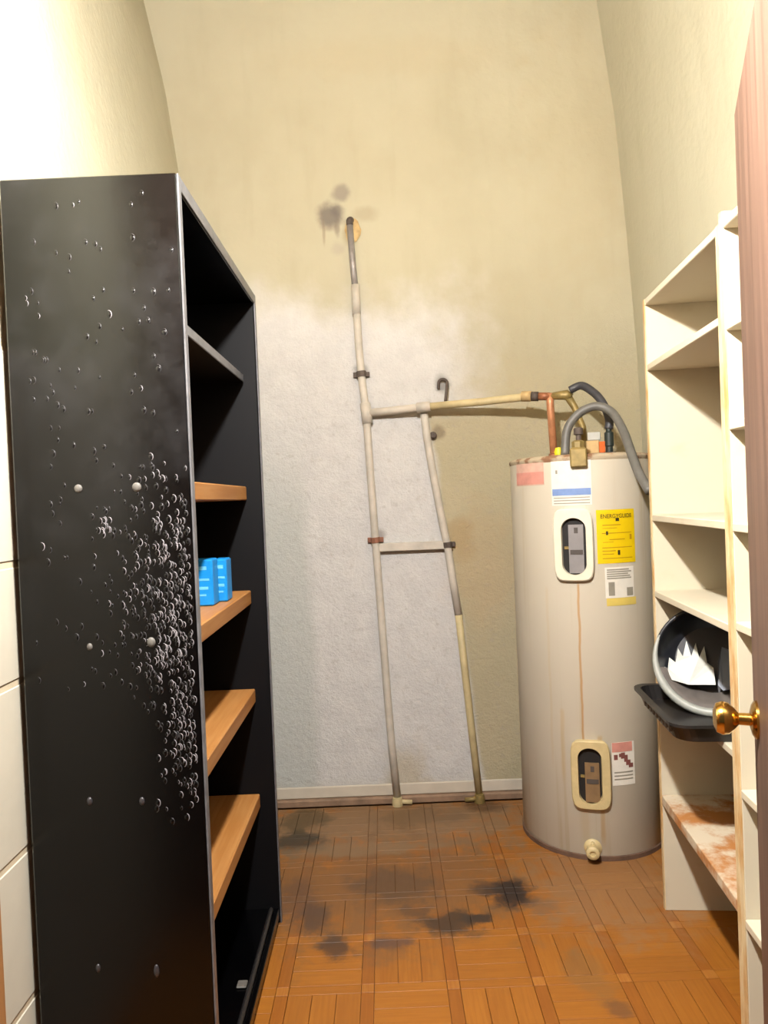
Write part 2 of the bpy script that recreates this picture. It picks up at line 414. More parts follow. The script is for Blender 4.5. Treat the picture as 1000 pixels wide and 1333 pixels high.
# parquet floor: squares of three slats framed by border strips and corner blocks
P = .238; SW = .036; x0 = -1.054; ytop = YB - .031 + P - .05
def share(name, lo, hi, mat, cache={}):
    key = (name, round(hi[0] - lo[0], 4), round(hi[1] - lo[1], 4), mat)
    c = Vector(((lo[0] + hi[0]) / 2, (lo[1] + hi[1]) / 2, 0))
    if key in cache:
        o = bpy.data.objects.new(name, cache[key]); COL.objects.link(o)
    else:
        o = box(name, lo, hi, mat, None, bev=.0007, origin=c); cache[key] = o.data
    o.parent = fl; o.location = c - WL[fl.name]
    return o
cells = []
far_pieces = []
for j in range(18):
    for i in range(10):
        xa = x0 + i * P - .015; ya = ytop - (j + 1) * P
        gp = .0007; e = random.uniform(-.0006, .0006)
        pcs = [('corner_block', (xa, ya), (xa + SW, ya + SW), 'corner'),
               ('border_strip', (xa + SW, ya), (xa + P, ya + SW), 'slat_x'), ('border_strip', (xa, ya + SW), (xa + SW, ya + P), 'strip')]
        q = (P - SW) / 3
        for k in range(3):
            if (i + j) % 2: pcs.append(('parquet_slat', (xa + SW + q * k, ya + SW), (xa + SW + q * (k + 1), ya + P), 'slat_y'))
            else: pcs.append(('parquet_slat', (xa + SW, ya + SW + q * k), (xa + P, ya + SW + q * (k + 1)), 'slat_x'))
        vis = j < 8 and 2 <= i < 9
        for nm, a, b, mt in pcs:
            if a[0] > 1.18 or b[0] < -.80 or a[1] < -1.6: continue
            b = (b[0], min(b[1], YB - .031))
            if b[1] - a[1] < .006: continue
            lo = (a[0] + gp, a[1] + gp, -.009); hi = (b[0] - gp, b[1] - gp, random.choice((-.0004, 0, .0004)))
            if vis: share(nm, lo, hi, mt)
            else: far_pieces.append(box_vf(lo, (hi[0], hi[1], 0)))
rest = mesh_obj('parquet_remainder', *join(*far_pieces), 'slat_y', fl); rest['kind'] = 'stuff'

# lamp above the door (lights the room, out of the picture)
lh = thing('bulb_holder', 'white ceramic bulb holder with a lit bare bulb above the doorway', 'lamp', (LAMP.x, YF, LAMP.z))
lathe('holder_base', [(.0, 0), (.06, 0), (.062, .012), (.045, .03), (.03, .045), (.028, .09), (.0, .09)], (LAMP.x, YF, LAMP.z), 'ceramic', lh, axis=(0, 1, 0))
lathe('bulb', [(.013, .08), (.014, .11), (.025, .15), (.042, .20), (.045, .225), (.038, .255), (.02, .272), (0, .277)], (LAMP.x, YF, LAMP.z), 'bulb', lh, axis=(0, 1, 0))

# ------------------------------------------------------------------ black cabinet on the left
CX0, CX1, CY0, CY1, CZ = -.745, -.385, 1.49, 2.385, 2.028
cab = thing('storage_cabinet', 'tall black open-fronted cabinet with blistered side panel and wooden shelves', 'cabinet', ((CX0 + CX1) / 2, (CY0 + CY1) / 2, 0))
near = box('side_panel', (CX0, CY0, 0), (CX1 - .004, CY0 + .022, CZ), 'black', cab, bev=.003)
box('side_panel', (CX0, CY1 - .022, 0), (CX1 - .004, CY1, CZ), 'black_in', cab, bev=.003)
box('top_panel', (CX0 + .002, CY0 + .023, CZ - .03), (CX1 - .004, CY1 - .023, CZ - .001), 'black', cab, bev=.003)
box('back_panel', (CX0 + .002, CY0 + .023, .05), (CX0 + .014, CY1 - .023, CZ - .032), 'black_in', cab, bev=.001)
bot = box('bottom_panel', (CX0 + .016, CY0 + .023, .02), (CX1 - .006, CY1 - .023, .05), 'black', cab, bev=.002)
box('raised_lip', (CX1 - .035, CY0 + .024, .05), (CX1 - .022, CY1 - .04, .066), 'tray', bot, bev=.005)
mesh_obj('front_edging', *join(box_vf((CX1 - .004, CY0 + .001, 0), (CX1, CY0 + .021, CZ - .001), .001), box_vf((CX1 - .004, CY1 - .021, 0), (CX1, CY1 - .001, CZ - .001), .001),
                               box_vf((CX1 - .004, CY0 + .022, CZ - .030), (CX1 - .0005, CY1 - .022, CZ - .001), .001)), 'edge', cab)
ms = box('metal_shelf', (CX0 + .016, CY0 + .023, 1.750), (CX1 - .047, CY1 - .024, 1.770), 'black_in', cab, bev=.002)
box('front_lip', (CX1 - .047, CY0 + .024, 1.746), (CX1 - .043, CY1 - .04, 1.770), 'edge', ms, bev=.0015)
for zt in (1.415, 1.082, .765, .425):
    box('wooden_shelf', (CX0 + .016, CY0 + .023, zt - .044), (CX1 - .052, CY1 - .024, zt), 'pine', cab, bev=.003)

# blistered lacquer on the near side panel
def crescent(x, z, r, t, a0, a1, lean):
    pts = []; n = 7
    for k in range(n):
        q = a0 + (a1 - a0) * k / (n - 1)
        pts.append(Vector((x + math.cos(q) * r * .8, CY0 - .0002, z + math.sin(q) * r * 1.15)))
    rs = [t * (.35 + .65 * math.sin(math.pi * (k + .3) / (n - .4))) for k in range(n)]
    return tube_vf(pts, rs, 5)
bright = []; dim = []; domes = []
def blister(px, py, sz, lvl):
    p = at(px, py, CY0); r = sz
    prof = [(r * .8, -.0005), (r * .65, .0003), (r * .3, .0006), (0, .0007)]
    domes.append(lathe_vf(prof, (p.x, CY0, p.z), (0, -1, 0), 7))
    (bright if lvl else dim).append(crescent(p.x, p.z, r, r * .13, -1.2 + random.uniform(-.4, .2), 1.5 + random.uniform(-.2, .5), 0))  # pale arc paints in the highlight on the blister's right side
k = 0
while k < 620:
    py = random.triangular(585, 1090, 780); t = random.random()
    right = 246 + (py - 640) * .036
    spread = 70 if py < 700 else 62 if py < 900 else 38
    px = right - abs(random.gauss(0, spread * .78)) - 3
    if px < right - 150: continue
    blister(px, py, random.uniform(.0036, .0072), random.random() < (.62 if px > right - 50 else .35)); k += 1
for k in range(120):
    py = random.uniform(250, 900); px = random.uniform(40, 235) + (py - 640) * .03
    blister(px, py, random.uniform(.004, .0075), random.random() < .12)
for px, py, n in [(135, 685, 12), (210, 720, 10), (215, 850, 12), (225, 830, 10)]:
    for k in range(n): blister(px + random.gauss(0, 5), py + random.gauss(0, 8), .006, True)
o = mesh_obj('blister_domes', *join(*domes), 'black', near, smooth=True); o['kind'] = 'stuff'
o = mesh_obj('highlight_rims', *join(*bright), 'blister', near, smooth=True); o['kind'] = 'stuff'; o['label'] = 'painted highlights on the rims of paint blisters'
o = mesh_obj('highlight_rims', *join(*dim), 'blister_dim', near, smooth=True); o['kind'] = 'stuff'
for px, py, sz, el in [(102, 636, .009, 1), (178, 634, .010, 1), (117, 842, .006, 1.3), (197, 836, .009, 1.2), (117, 1043, .006, 1.5), (185, 1043, .006, 1.5), (128, 1260, .005, 1.8), (204, 1264, .006, 2.4)]:
    p = at(px, py, CY0); V, Fc = lathe_vf([(sz, -.001), (sz * .9, .002), (sz * .5, .0035), (0, .004)], (0, 0, 0), (0, -1, 0), 12)
    mesh_obj('screw_head', [Vector((v.x + p.x, v.y + CY0, v.z * el + p.z)) for v in V], Fc, 'screw' if py < 900 else 'blister_dim', near, smooth=True)

# two blue packs on the second wooden shelf
def pack(px0, px1, yb, d, hgt, label):
    a = at(px0, yb, d); b = at(px1, yb, d); wd = b.x - a.x
    t = thing('blue_pack', label, 'pack', ((a.x + b.x) / 2, d + .03, 1.082), 'blue packs in the cabinet')
    box('carton', (a.x, d, 1.0825), (b.x, d + .07, 1.0825 + hgt), 'blue_pack', t, bev=.004)
    for kz, ww, hh in ((.78, .5, .010), (.55, .7, .006), (.36, .6, .008), (.22, .4, .005)):
        box('print_mark', ((a.x + b.x) / 2 - wd * ww / 2, d - .0006, 1.0825 + hgt * kz), ((a.x + b.x) / 2 + wd * ww / 2, d + .0002, 1.0825 + hgt * kz + hh), 'blue_print', t, bev=0)
pack(247, 278, 776, 2.02, .128, 'wider blue pack nearer the blistered black side panel')
pack(279, 296, 771, 2.10, .122, 'narrower blue pack at the right end of the pair in the black cabinet')
# small pale scrap on the cabinet floor
p = at(331, 1262, 1.98)
tag(box('paper_scrap', (-.452, 1.97, .0505), (-.425, 2.0, .056), 'screw', None, bev=.002), 'small pale grey scrap lying on the cabinet bottom panel', 'scrap')

# ------------------------------------------------------------------ white bookcases on the right
def bookcase(label, A, B, depth, ztop, boards, patchy=None):
    """A = far front corner, B = near front corner (x, y)"""
    A = Vector((A[0], A[1], 0)); B = Vector((B[0], B[1], 0)); ey = (A - B).normalized(); ex = Vector((ey.y, -ey.x, 0)); L = (A - B).length
    M4 = Matrix(((ex.x, ey.x, 0, B.x), (ex.y, ey.y, 0, B.y), (0, 0, 1, 0), (0, 0, 0, 1)))
    c = M4 @ Vector((depth / 2, L / 2, 0))
    t = thing('bookcase', label, 'bookcase', (c.x, c.y, 0), 'white bookcases along the right wall')
    for y0, y1 in ((L - .02, L), (0, .02)):
        s = box('side_panel', (.002, y0, 0), (depth, y1, ztop), 'shelf', t, bev=.0015, M4=M4)
        box('front_edge', (-.001, y0 + .0005, 0), (.002, y1 - .0005, ztop), 'shelf_edge', s, bev=.0005, M4=M4)
    box('back_panel', (depth - .006, .0205, .02), (depth - .0005, L - .0205, ztop - .025), 'bounce_brown', t, bev=0, M4=M4)  # unseen back, added to bounce brown light into the bays
    for k, zt in enumerate(boards):
        top = k == 0
        mt = 'patchy' if patchy == k else 'shelf'; th = .03 if patchy == k else .02
        box('top_board' if top else 'shelf_board', (.045 if zt == .690 else .0, .0205, zt - th), (depth - .0065, L - .0205, zt), mt, t, bev=.002, M4=M4)
    return t, M4
bk, MA = bookcase('white bookcase holding a black tray, beside the water heater', (.853, 2.365), (.795, 1.705), .275, 1.955, (1.955, 1.748, 1.272, 1.03, .690, .375), 5)
bk2, MB_ = bookcase('white bookcase half hidden by the open brown door', (.791, 1.695), (.745, 1.08), .30, 1.975, (1.955, 1.725, 1.50, 1.27, 1.045, .66, .36))

# black tray with slotted side
tz = .6915
ty0, ty1 = .19, .60
tr_ = thing('black_tray', 'black slotted plastic tray sticking out of the bookcase under the basin', 'tray', MA @ Vector((.08, .3, tz)))
def rr(x0, x1, y0, y1, r, n=5):
    out = []
    for cx, cy, a in ((x1 - r, y1 - r, 0), (x0 + r, y1 - r, 90), (x0 + r, y0 + r, 180), (x1 - r, y0 + r, 270)):
        for k in range(n + 1):
            q = math.radians(a + 90 * k / n); out.append((cx + math.cos(q) * r, cy + math.sin(q) * r))
    return out
def tray_vf(x0, x1, y0, y1, z0, h, flare, lip, th):
    loops = []
    for off, zz in ((-flare, z0), (0, z0 + h), (lip, z0 + h), (lip, z0 + h - th), (th * .3, z0 + h - th * 1.2), (-flare + .002, z0 + .004)):
        loops.append([(a, b, zz) for a, b in rr(x0 - off, x1 + off, y0 - off, y1 + off, .05)])
    # outside up, lip, inside down
    order = [loops[0], loops[4], loops[3], loops[2], [(a * 1, b, z0 + h) for a, b, _ in [(q[0], q[1], 0) for q in rr(x0 + .004, x1 - .004, y0 + .004, y1 - .004, .05)]], [(a, b, z0 + .005) for a, b in rr(x0 + flare, x1 - flare, y0 + flare, y1 - flare, .05)]]
    V = []; Fc = []; n = len(order[0])
    for lp in order: V += [MA @ Vector(q) for q in lp]
    for i in range(len(order) - 1):
        for k in range(n): Fc.append((i * n + k, i * n + (k + 1) % n, (i + 1) * n + (k + 1) % n, (i + 1) * n + k))
    Fc += [tuple(range(n)), tuple((len(order) - 1) * n + k for k in range(n))]
    return V, Fc
body = mesh_obj('tray_body', *tray_vf(-.080, .20, ty0, ty1, tz, .05, .012, .012, .008), 'tray', tr_)
for k in range(9):
    yy = .24 + k * .03
    box('slot_rib', (-.083, yy, tz + .016), (-.070, yy + .009, tz + .040), 'tray_dust', body, bev=.001, M4=MA)

# round basin leaning on the tray
R = .155; n = Vector((-.42, -.85, .32)).normalized()
dn = (Vector((0, 0, -1)) - n * Vector((0, 0, -1)).dot(n)).normalized()
cc = Vector((.938, 2.15, tz + .012 + R * abs(dn.z)))
bs = thing('round_basin', 'round dark basin with pale grey rim leaning in the bookcase', 'basin', (cc.x, cc.y, tz + .007))
e1 = -dn; e2 = n.cross(e1)
lathe('shell', [(0, -.094), (R * .72, -.09), (R * .9, -.065), (R * .985, -.02), (R, 0), (R * .965, 0), (R * .95, -.02), (R * .85, -.06), (R * .68, -.084), (0, -.088)], cc, 'basin', bs, axis=n, seg=40)
left = 1 if e2.x < 0 else -1
def rim_pt(q, r_): return cc + (e1 * math.cos(q) + e2 * (left * math.sin(q))) * r_      # q = 0 top, pi/2 picture left
tube('rim', [rim_pt(2 * math.pi * k / 48, R * .985) for k in range(48)], .006, 'basin', bs, seg=8, closed=True)
N_ = 30; qs = [1.15 + (5.0 - 1.15) * k / N_ for k in range(N_ + 1)]
tube('rim_band', [rim_pt(q, R * .99) + n * .002 for q in qs], [.004 + .0085 * min(1, 4 * k / N_, 4 * (N_ - k) / N_) for k in range(N_ + 1)], 'rim', bs, seg=10)
# grey lower liner inside (a shallow crescent)
dnv = dn; sdv = n.cross(dnv)
V = []; Fc = []
for i in range(17):
    q = -1.35 + 2.7 * i / 16
    dr = dnv * math.cos(q) + sdv * math.sin(q)
    V += [cc + dr * R * .945 - n * .012, cc + dr * R * .83 - n * .056, cc + dr * (R * .60) - n * .078]
for i in range(16):
    for k in range(2): Fc.append((i * 3 + k, i * 3 + k + 1, i * 3 + k + 4, i * 3 + k + 3))
ln = mesh_obj('liner', V, Fc, 'basin_low', bs, smooth=True)
md = ln.modifiers.new('s', 'SOLIDIFY'); md.thickness = .003
# jagged white plastic sheet and blue grey piece lying in the basin
def inb(u, v_, h): return cc + sdv * u + dnv * v_ + n * h
sgn = 1 if sdv.x < 0 else -1        # u > 0 : towards the left of the picture
sv = []; prof = [(a_ + .035, b_) for a_, b_ in [(-.045, .07), (-.040, .02), (-.022, .005), (-.014, -.045), (0, -.01), (.010, -.055), (.022, -.012), (.036, -.06), (.046, -.010), (.060, -.035), (.066, .01), (.085, -.005), (.088, .03), (.098, .025), (.09, .06), (.03, .075)]]
def sheet(name, prof, h0, h1, mat, label, cat):
    N = len(prof); V = []
    for hh in (0, .003):
        for k, (a, b) in enumerate(prof): V.append(inb(sgn * a, b, h0 + (h1 - h0) * ((b + .06) / .14) + hh + .004 * math.sin(k * 2.1)))
    Fc = [tuple(range(N)), tuple(range(N, 2 * N))] + [(k, (k + 1) % N, N + (k + 1) % N, N + k) for k in range(N)]
    return tag(mesh_obj(name, V, Fc, mat), label, cat)
sheet('torn_plastic', prof, -.078, -.046, 'sheet', 'torn white plastic with jagged top inside the round basin', 'plastic')
sheet('plastic_sheet', [(-.085, .07), (-.10, .01), (-.07, -.03), (-.028, -.045), (-.018, .0), (-.016, .07), (-.03, .085)], -.072, -.05, 'bluegrey', 'blue grey plastic piece inside the round basin', 'plastic')

# ------------------------------------------------------------------ brown door, opened inwards
L_ = Vector((.655, 1.33, 0)); dirn = Vector((.361, .933, 0)).normalized(); H_ = L_ - dirn * .74; nout = Vector((-dirn.y, dirn.x, 0))
DM = Matrix(((dirn.x, -nout.x, 0, H_.x), (dirn.y, -nout.y, 0, H_.y), (0, 0, 1, 0), (0, 0, 0, 1)))   # local x along leaf, y into thickness
dr = box('door_1', (0, 0, .012), (.74, .036, 2.018), 'door', None, bev=.002, M4=DM); dr['kind'] = 'structure'
kp = DM @ Vector((.675, 0, .948))
lathe('rosette', [(0, 0), (.033, 0), (.033, .004), (.026, .009), (.014, .012), (0, .012)], kp, 'brass', dr, axis=nout, seg=28)
lathe('knob', [(0, .010), (.011, .010), (.0105, .030), (.018, .036), (.027, .046), (.029, .056), (.025, .066), (.012, .071), (0, .0715)], kp, 'brass', dr, axis=nout, seg=28)
kq = DM @ Vector((.675, .036, .948))
lathe('rosette', [(0, 0), (.033, 0), (.033, .004), (.026, .009), (.014, .012), (0, .012)], kq, 'brass', dr, axis=-nout, seg=28)
lathe('knob', [(0, .010), (.011, .010), (.0105, .022), (.018, .028), (.027, .036), (.029, .044), (.025, .052), (.012, .056), (0, .0565)], kq, 'brass', dr, axis=-nout, seg=28)

# ------------------------------------------------------------------ water heater
HC = Vector((.79, 2.95, 0)); HR = .275; HT = 1.488; HZ0 = .012
wh = thing('water_heater', 'tall cream electric water heater with yellow label in the corner', 'water heater', HC)
tank = lathe('tank', [(0, HZ0), (HR - .004, HZ0), (HR, HZ0 + .006), (HR, HT - .012), (HR - .004, HT - .002)], HC, 'enamel', wh, seg=72, origin=HC)
lathe('top_cover', [(0, HT - .03), (HR - .008, HT - .03), (HR + .003, HT - .016), (HR + .003, HT - .006), (HR - .006, HT + .002), (HR - .03, HT + .006), (0, HT + .008)], HC, 'rust', wh, seg=72)
lathe('base_ring', [(HR - .02, 0), (HR + .004, 0), (HR + .004, .016), (HR - .002, .02), (HR - .02, .02)], HC, 'base_rust', wh, seg=72)
def cyl(a, z, r=0.0): return HC + Vector((math.sin(a) * (HR + r), -math.cos(a) * (HR + r), z))
def ang_of(px, py):
    """angle on the tank under an image point"""
    v = fw + rt * ((px - 500) / F) - up * ((py - 666.5) / F)
    a = v.x ** 2 + v.y ** 2; b = -2 * (v.x * HC.x + v.y * HC.y); c_ = HC.x ** 2 + HC.y ** 2 - HR ** 2
    t = (-b - math.sqrt(max(0, b * b - 4 * a * c_))) / (2 * a); q = CAM + v * t
    return math.atan2(q.x - HC.x, -(q.y - HC.y)), q.z
def patch(name, a0, a1, z0, z1, mat, parent, r=.0010, th=.0009, nseg=10):
    V = []; Fc = []
    for i in range(nseg + 1):
        a = a0 + (a1 - a0) * i / nseg
        V += [cyl(a, z0, r), cyl(a, z1, r), cyl(a, z0, r - th), cyl(a, z1, r - th)]
    for i in range(nseg):
        k = i * 4; Fc += [(k, k + 4, k + 5, k + 1), (k + 2, k + 3, k + 7, k + 6), (k + 1, k + 5, k + 7, k + 3), (k, k + 2, k + 6, k + 4)]
    Fc += [(0, 1, 3, 2), (nseg * 4, nseg * 4 + 2, nseg * 4 + 3, nseg * 4 + 1)]
    return mesh_obj(name, V, Fc, mat, parent)
def pxpatch(name, x0, y0, x1, y1, mat, parent, r=.0010):
    (aa, za), (ab, zb) = ang_of(x0, (y0 + y1) / 2), ang_of(x1, (y0 + y1) / 2)
    xm = (x0 + x1) / 2
    return patch(name, aa, ab, ang_of(xm, y1)[1], ang_of(xm, y0)[1], mat, parent, r), (aa, ab, ang_of(xm, y1)[1], ang_of(xm, y0)[1])
def text_on(s, parent, ac, zc, hgt, width, mat, r=.0032):
    cu = bpy.data.curves.new('lettering', 'FONT'); cu.body = s; cu.size = 1; cu.align_x = 'CENTER'
    to = bpy.data.objects.new('lettering_tmp', cu); COL.objects.link(to)
    me = to.to_mesh(); V = [v.co.copy() for v in me.vertices]; Fc = [tuple(p.vertices) for p in me.polygons]; to.to_mesh_clear()
    bpy.data.objects.remove(to); bpy.data.curves.remove(cu)
    xs = [v.x for v in V]; ys = [v.y for v in V]; wd = max(xs) - min(xs); hh = max(ys) - min(ys); cx = (max(xs) + min(xs)) / 2; cy = (max(ys) + min(ys)) / 2
    V = [cyl(ac + (v.x - cx) / wd * width / HR, zc + (v.y - cy) / hh * hgt, r) for v in V]
    return mesh_obj('lettering', V, Fc, mat, parent)
# yellow label
yl, (a0, a1, z0, z1) = pxpatch('yellow_label', 777, 663, 826, 733, 'yellow', wh); yl['label'] = 'bright yellow energy label'
W = (a1 - a0); Hh = z1 - z0
text_on('ENERGYGUIDE', yl, (a0 + a1) / 2, z1 - Hh * .12, Hh * .075, W * HR * .80, 'ink')
for u0_, u1_, v0_, v1_, mt in [(.47, .56, .16, .22, 'ink'), (.12, .90, .43, .445, 'ink_soft'), (.12, .90, .70, .715, 'ink_soft'), (.22, .27, .40, .47, 'ink'), (.84, .90, .47, .57, 'ink_soft'), (.50, .56, .76, .85, 'ink'),
                               (.12, .45, .76, .775, 'ink_soft'), (.12, .40, .82, .835, 'ink_soft'), (.12, .9, .90, .915, 'ink_soft'), (.14, .6, .28, .295, 'ink_soft'), (.14, .5, .34, .35, 'ink_soft'), (.3, .7, .55, .565, 'ink_soft'), (.14, .4, .60, .61, 'ink_soft')]:
    patch('printed_mark', a0 + W * u0_, a0 + W * u1_, z1 - Hh * v1_, z1 - Hh * v0_, mt, yl, .0018, .0006, 3)
# white notice below it
wn, (a0, a1, z0, z1) = pxpatch('white_notice', 788, 738, 825, 778, 'paper', wh); W = a1 - a0; Hh = z1 - z0
for v0_ in (.06, .13, .20, .27, .34):
    patch('printed_line', a0 + W * .06, a0 + W * random.uniform(.75, .94), z1 - Hh * (v0_ + .04), z1 - Hh * v0_, 'ink_grey', wn, .0018, .0006, 3)
patch('printed_figure', a0 + W * .10, a0 + W * .30, z1 - Hh * .92, z1 - Hh * .48, 'ink_grey', wn, .0018, .0006, 3)
patch('printed_figure', a0 + W * .72, a0 + W * .95, z1 - Hh * .95, z1 - Hh * .68, 'ink_grey', wn, .0018, .0006, 3)
pxpatch('yellow_strip', 790, 778, 828, 788, 'yellow_pale', wh)
# rating plate with a blue band, at the top centre
rp, (a0, a1, z0, z1) = pxpatch('rating_plate', 718, 598, 770, 658, 'paper', wh); W = a1 - a0; Hh = z1 - z0
patch('blue_band', a0 + W * .02, a0 + W * .98, z1 - Hh * .78, z1 - Hh * .63, 'blue_ink', rp, .0018, .0006, 6)
for v0_ in (.82, .88, .94): patch('printed_line', a0 + W * .05, a0 + W * .95, z1 - Hh * (v0_ + .02), z1 - Hh * v0_, 'ink_grey', rp, .0018, .0006, 6)
patch('printed_mark', a0 + W * .12, a0 + W * .17, z1 - Hh * .30, z1 - Hh * .22, 'ink_grey', rp, .0018, .0006, 3)
fr, (a0, a1, z0, z1) = pxpatch('faded_sticker', 673, 601, 708, 632, 'pink_pale', wh); W = a1 - a0; Hh = z1 - z0
patch('red_band', a0, a1, z1 - Hh * .95, z1 - Hh * .45, 'pink', fr, .0018, .0006, 6)
dg, (a0, a1, z0, z1) = pxpatch('warning_sticker', 797, 966, 826, 1022, 'paper', wh); W = a1 - a0; Hh = z1 - z0
patch('red_band', a0 + W * .01, a0 + W * .9, z1 - Hh * .22, z1, 'pink', dg, .0018, .0006, 6)
for (u, v_) in [((.08, .24), (.28, .40)), ((.38, .56), (.24, .38)), ((.52, .68), (.30, .46)), ((.60, .80), (.42, .54)), ((.72, .92), (.50, .60)), ((.30, .42), (.26, .34))]:
    patch('printed_figure', a0 + W * u[0], a0 + W * u[1], z1 - Hh * v_[1], z1 - Hh * v_[0], 'red_ink', dg, .0018, .0006, 3)
for v0_ in (.68, .76, .84): patch('printed_line', a0 + W * .08, a0 + W * .9, z1 - Hh * (v0_ + .03), z1 - Hh * v0_, 'ink_grey', dg, .0018, .0006, 3)

# access panels: raised plate with a slot, thermostat behind
def access(px0, py0, px1, py1, sx0, sy0, sx1, sy1, mplate, mth, mstrap, dark_top):
    xm = (px0 + px1) / 2; ym = (py0 + py1) / 2
    a0, a1 = ang_of(px0, ym)[0], ang_of(px1, ym)[0]; z0, z1 = ang_of(xm, py1)[1], ang_of(xm, py0)[1]
    b0, b1 = ang_of(sx0, ym)[0], ang_of(sx1, ym)[0]; y0, y1 = ang_of(xm, sy1)[1], ang_of(xm, sy0)[1]
    ca, cz_ = (b0 + b1) / 2, (y0 + y1) / 2
    N = 48
    def outer(q, inset=0):
        c_, s_ = math.cos(q), math.sin(q); hw = ((a1 - a0) / 2 - inset / HR); hh = (z1 - z0) / 2 - inset
        p = 6.0; k = (abs(c_) ** p + abs(s_) ** p) ** (-1 / p); return (a0 + a1) / 2 + hw * c_ * k, (z0 + z1) / 2 + hh * s_ * k
    def inner(q):
        c_, s_ = math.cos(q), math.sin(q); hw = (b1 - b0) / 2; hh = (y1 - y0) / 2; rr_ = hw * HR; st = hh - rr_
        zz = rr_ * s_ + (st if s_ >= 0 else -st); return ca + hw * c_, cz_ + zz
    T = .020; V = []; Fc = []
    for fn, r in ((lambda q: outer(q), .0003), (lambda q: outer(q), T - .004), (lambda q: outer(q, .004), T), (inner, T), (inner, .0003)):
        for k in range(N):
            a, z = fn(2 * math.pi * k / N); V.append(cyl(a, z, r))
    for i in range(4):
        for k in range(N): Fc.append((i * N + k, i * N + (k + 1) % N, (i + 1) * N + (k + 1) % N, (i + 1) * N + k))
    pl = mesh_obj('access_panel', V, Fc, mplate, wh)
    V = [cyl(*inner(2 * math.pi * k / N), .0015) for k in range(N)] + [cyl(*inner(2 * math.pi * k / N), .0003) for k in range(N)]
    mesh_obj('recess', V, [tuple(range(N))] + [(k, (k + 1) % N, N + (k + 1) % N, N + k) for k in range(N)], 'dark', pl)
    bw = b1 - b0; bh = y1 - y0
    patch('thermostat', b0 + bw * .28, b1 - bw * .10, y0 + bh * .03, y1 - bh * dark_top, mth, pl, .011, .0095, 6)
    patch('strap', b0 + bw * .34, b1 - bw * .14, y0 + bh * .36, y0 + bh * .44, mstrap, pl, .013, .003, 6)
    patch('dial', b0 + bw * .52, b0 + bw * .68, y1 - bh * (dark_top + .15), y1 - bh * (dark_top + .05), mstrap, pl, .0125, .003, 4)
    patch('wire', b0 + bw * .08, b0 + bw * .26, y0 + bh * .45, y0 + bh * .50, 'brass_dull', pl, .006, .003, 3)
access(723, 662, 772, 756, 733, 674, 763, 748, 'cream_plastic', 'grey_plastic', 'dark_grey', .12)
access(745, 963, 794, 1052, 754, 972, 783, 1045, 'yellowed_plastic', 'tan_plastic', 'dark_grey', .28)
# drain valve
a, z = ang_of(772, 1103)
dv = lathe('drain_valve', [(0, 0), (.032, 0), (.032, .004), (.022, .010), (.018, .016), (.018, .03), (.024, .032), (.024, .05), (.019, .055), (.011, .056), (.011, .050), (0, .05)], cyl(a, z, 0), 'yellowed_plastic', wh, axis=(math.sin(a), -math.cos(a), 0), seg=24)
tube('handle', [cyl(a, z + .012, .02), cyl(a, z + .030, .03)], .007, 'yellowed_plastic', dv)

# fittings on top of the tank
TZ = HT + .008
def dtop(px, py, z): 
    v = fw + rt * ((px - 500) / F) - up * ((py - 666.5) / F); return v
p = at(727, 578, 2.86); lathe('yellow_cap', [(0, 0), (.016, 0), (.017, .02), (.012, .034), (0, .036)], (p.x, p.y, TZ - .002), 'bright_yellow', wh)
a, z = ang_of(753, 590)
vb = thing('relief_valve', 'dull brass relief valve at the front top edge of the heater', 'valve', cyl(a, HT - .045, .0))
q = cyl(a, 0, -.035)
lathe('valve_body', [(0, HT + .009), (.03, HT + .009), (.032, HT + .02), (.024, HT + .03), (.024, HT + .05), (.014, HT + .056), (0, HT + .056)], q, 'brass_dull', vb, seg=8, smooth=False)
lathe('valve_stem', [(0, HT + .05), (.010, HT + .05), (.010, HT + .075), (.017, HT + .078), (.017, HT + .10), (.008, HT + .105), (0, HT + .105)], q + Vector((.005, .01, 0)), 'iron', vb, seg=12)
q2 = cyl(a, HT - .045, .0)
mesh_obj('drip_flange', *box_vf((-.030, -.022, 0), (.030, -.005, .070), .005, Matrix.Translation(q2) @ Matrix.Rotation(a, 4, 'Z')), 'brass_dull', vb)
# junction cover with coloured tags
p = at(776, 578, 2.90)
TG = TZ; TZ = TZ + .002
jb = thing('wiring_tag', 'orange and cream wiring tag standing on top of the heater', 'tag', (p.x, p.y, TZ))
mesh_obj('tag_card', *box_vf((p.x - .036, p.y, TZ), (p.x + .012, p.y + .012, TZ + .055), .002), 'tag_tan', jb)
mesh_obj('orange_panel', *box_vf((p.x + .0125, p.y - .003, TZ + .006), (p.x + .036, p.y + .012, TZ + .05), .002), 'orange', jb)
mesh_obj('white_top', *box_vf((p.x - .03, p.y + .002, TZ + .0555), (p.x + .02, p.y + .012, TZ + .088), .003), 'sheet', jb)
mesh_obj('red_corner', *box_vf((p.x - .05, p.y - .004, TZ), (p.x - .0365, p.y + .010, TZ + .026), .002), 'rust_clip', jb)
TZ = TG
p = at(793, 570, 2.90)
hf = lathe('hose_fitting', [(0, 0), (.026, 0), (.026, .008), (.014, .010), (.014, .03), (.018, .034), (.018, .085), (.011, .09), (.011, .11), (0, .11)], (p.x, p.y, TZ), 'valve_green', wh, seg=14)
lathe('gasket', [(0, 0), (.036, 0), (.036, .006), (.0265, .007), (.0265, .002), (0, .002)], (p.x, p.y, TZ - .001), 'olive', wh, seg=20)
HF = Vector((p.x, p.y, TZ + .10))

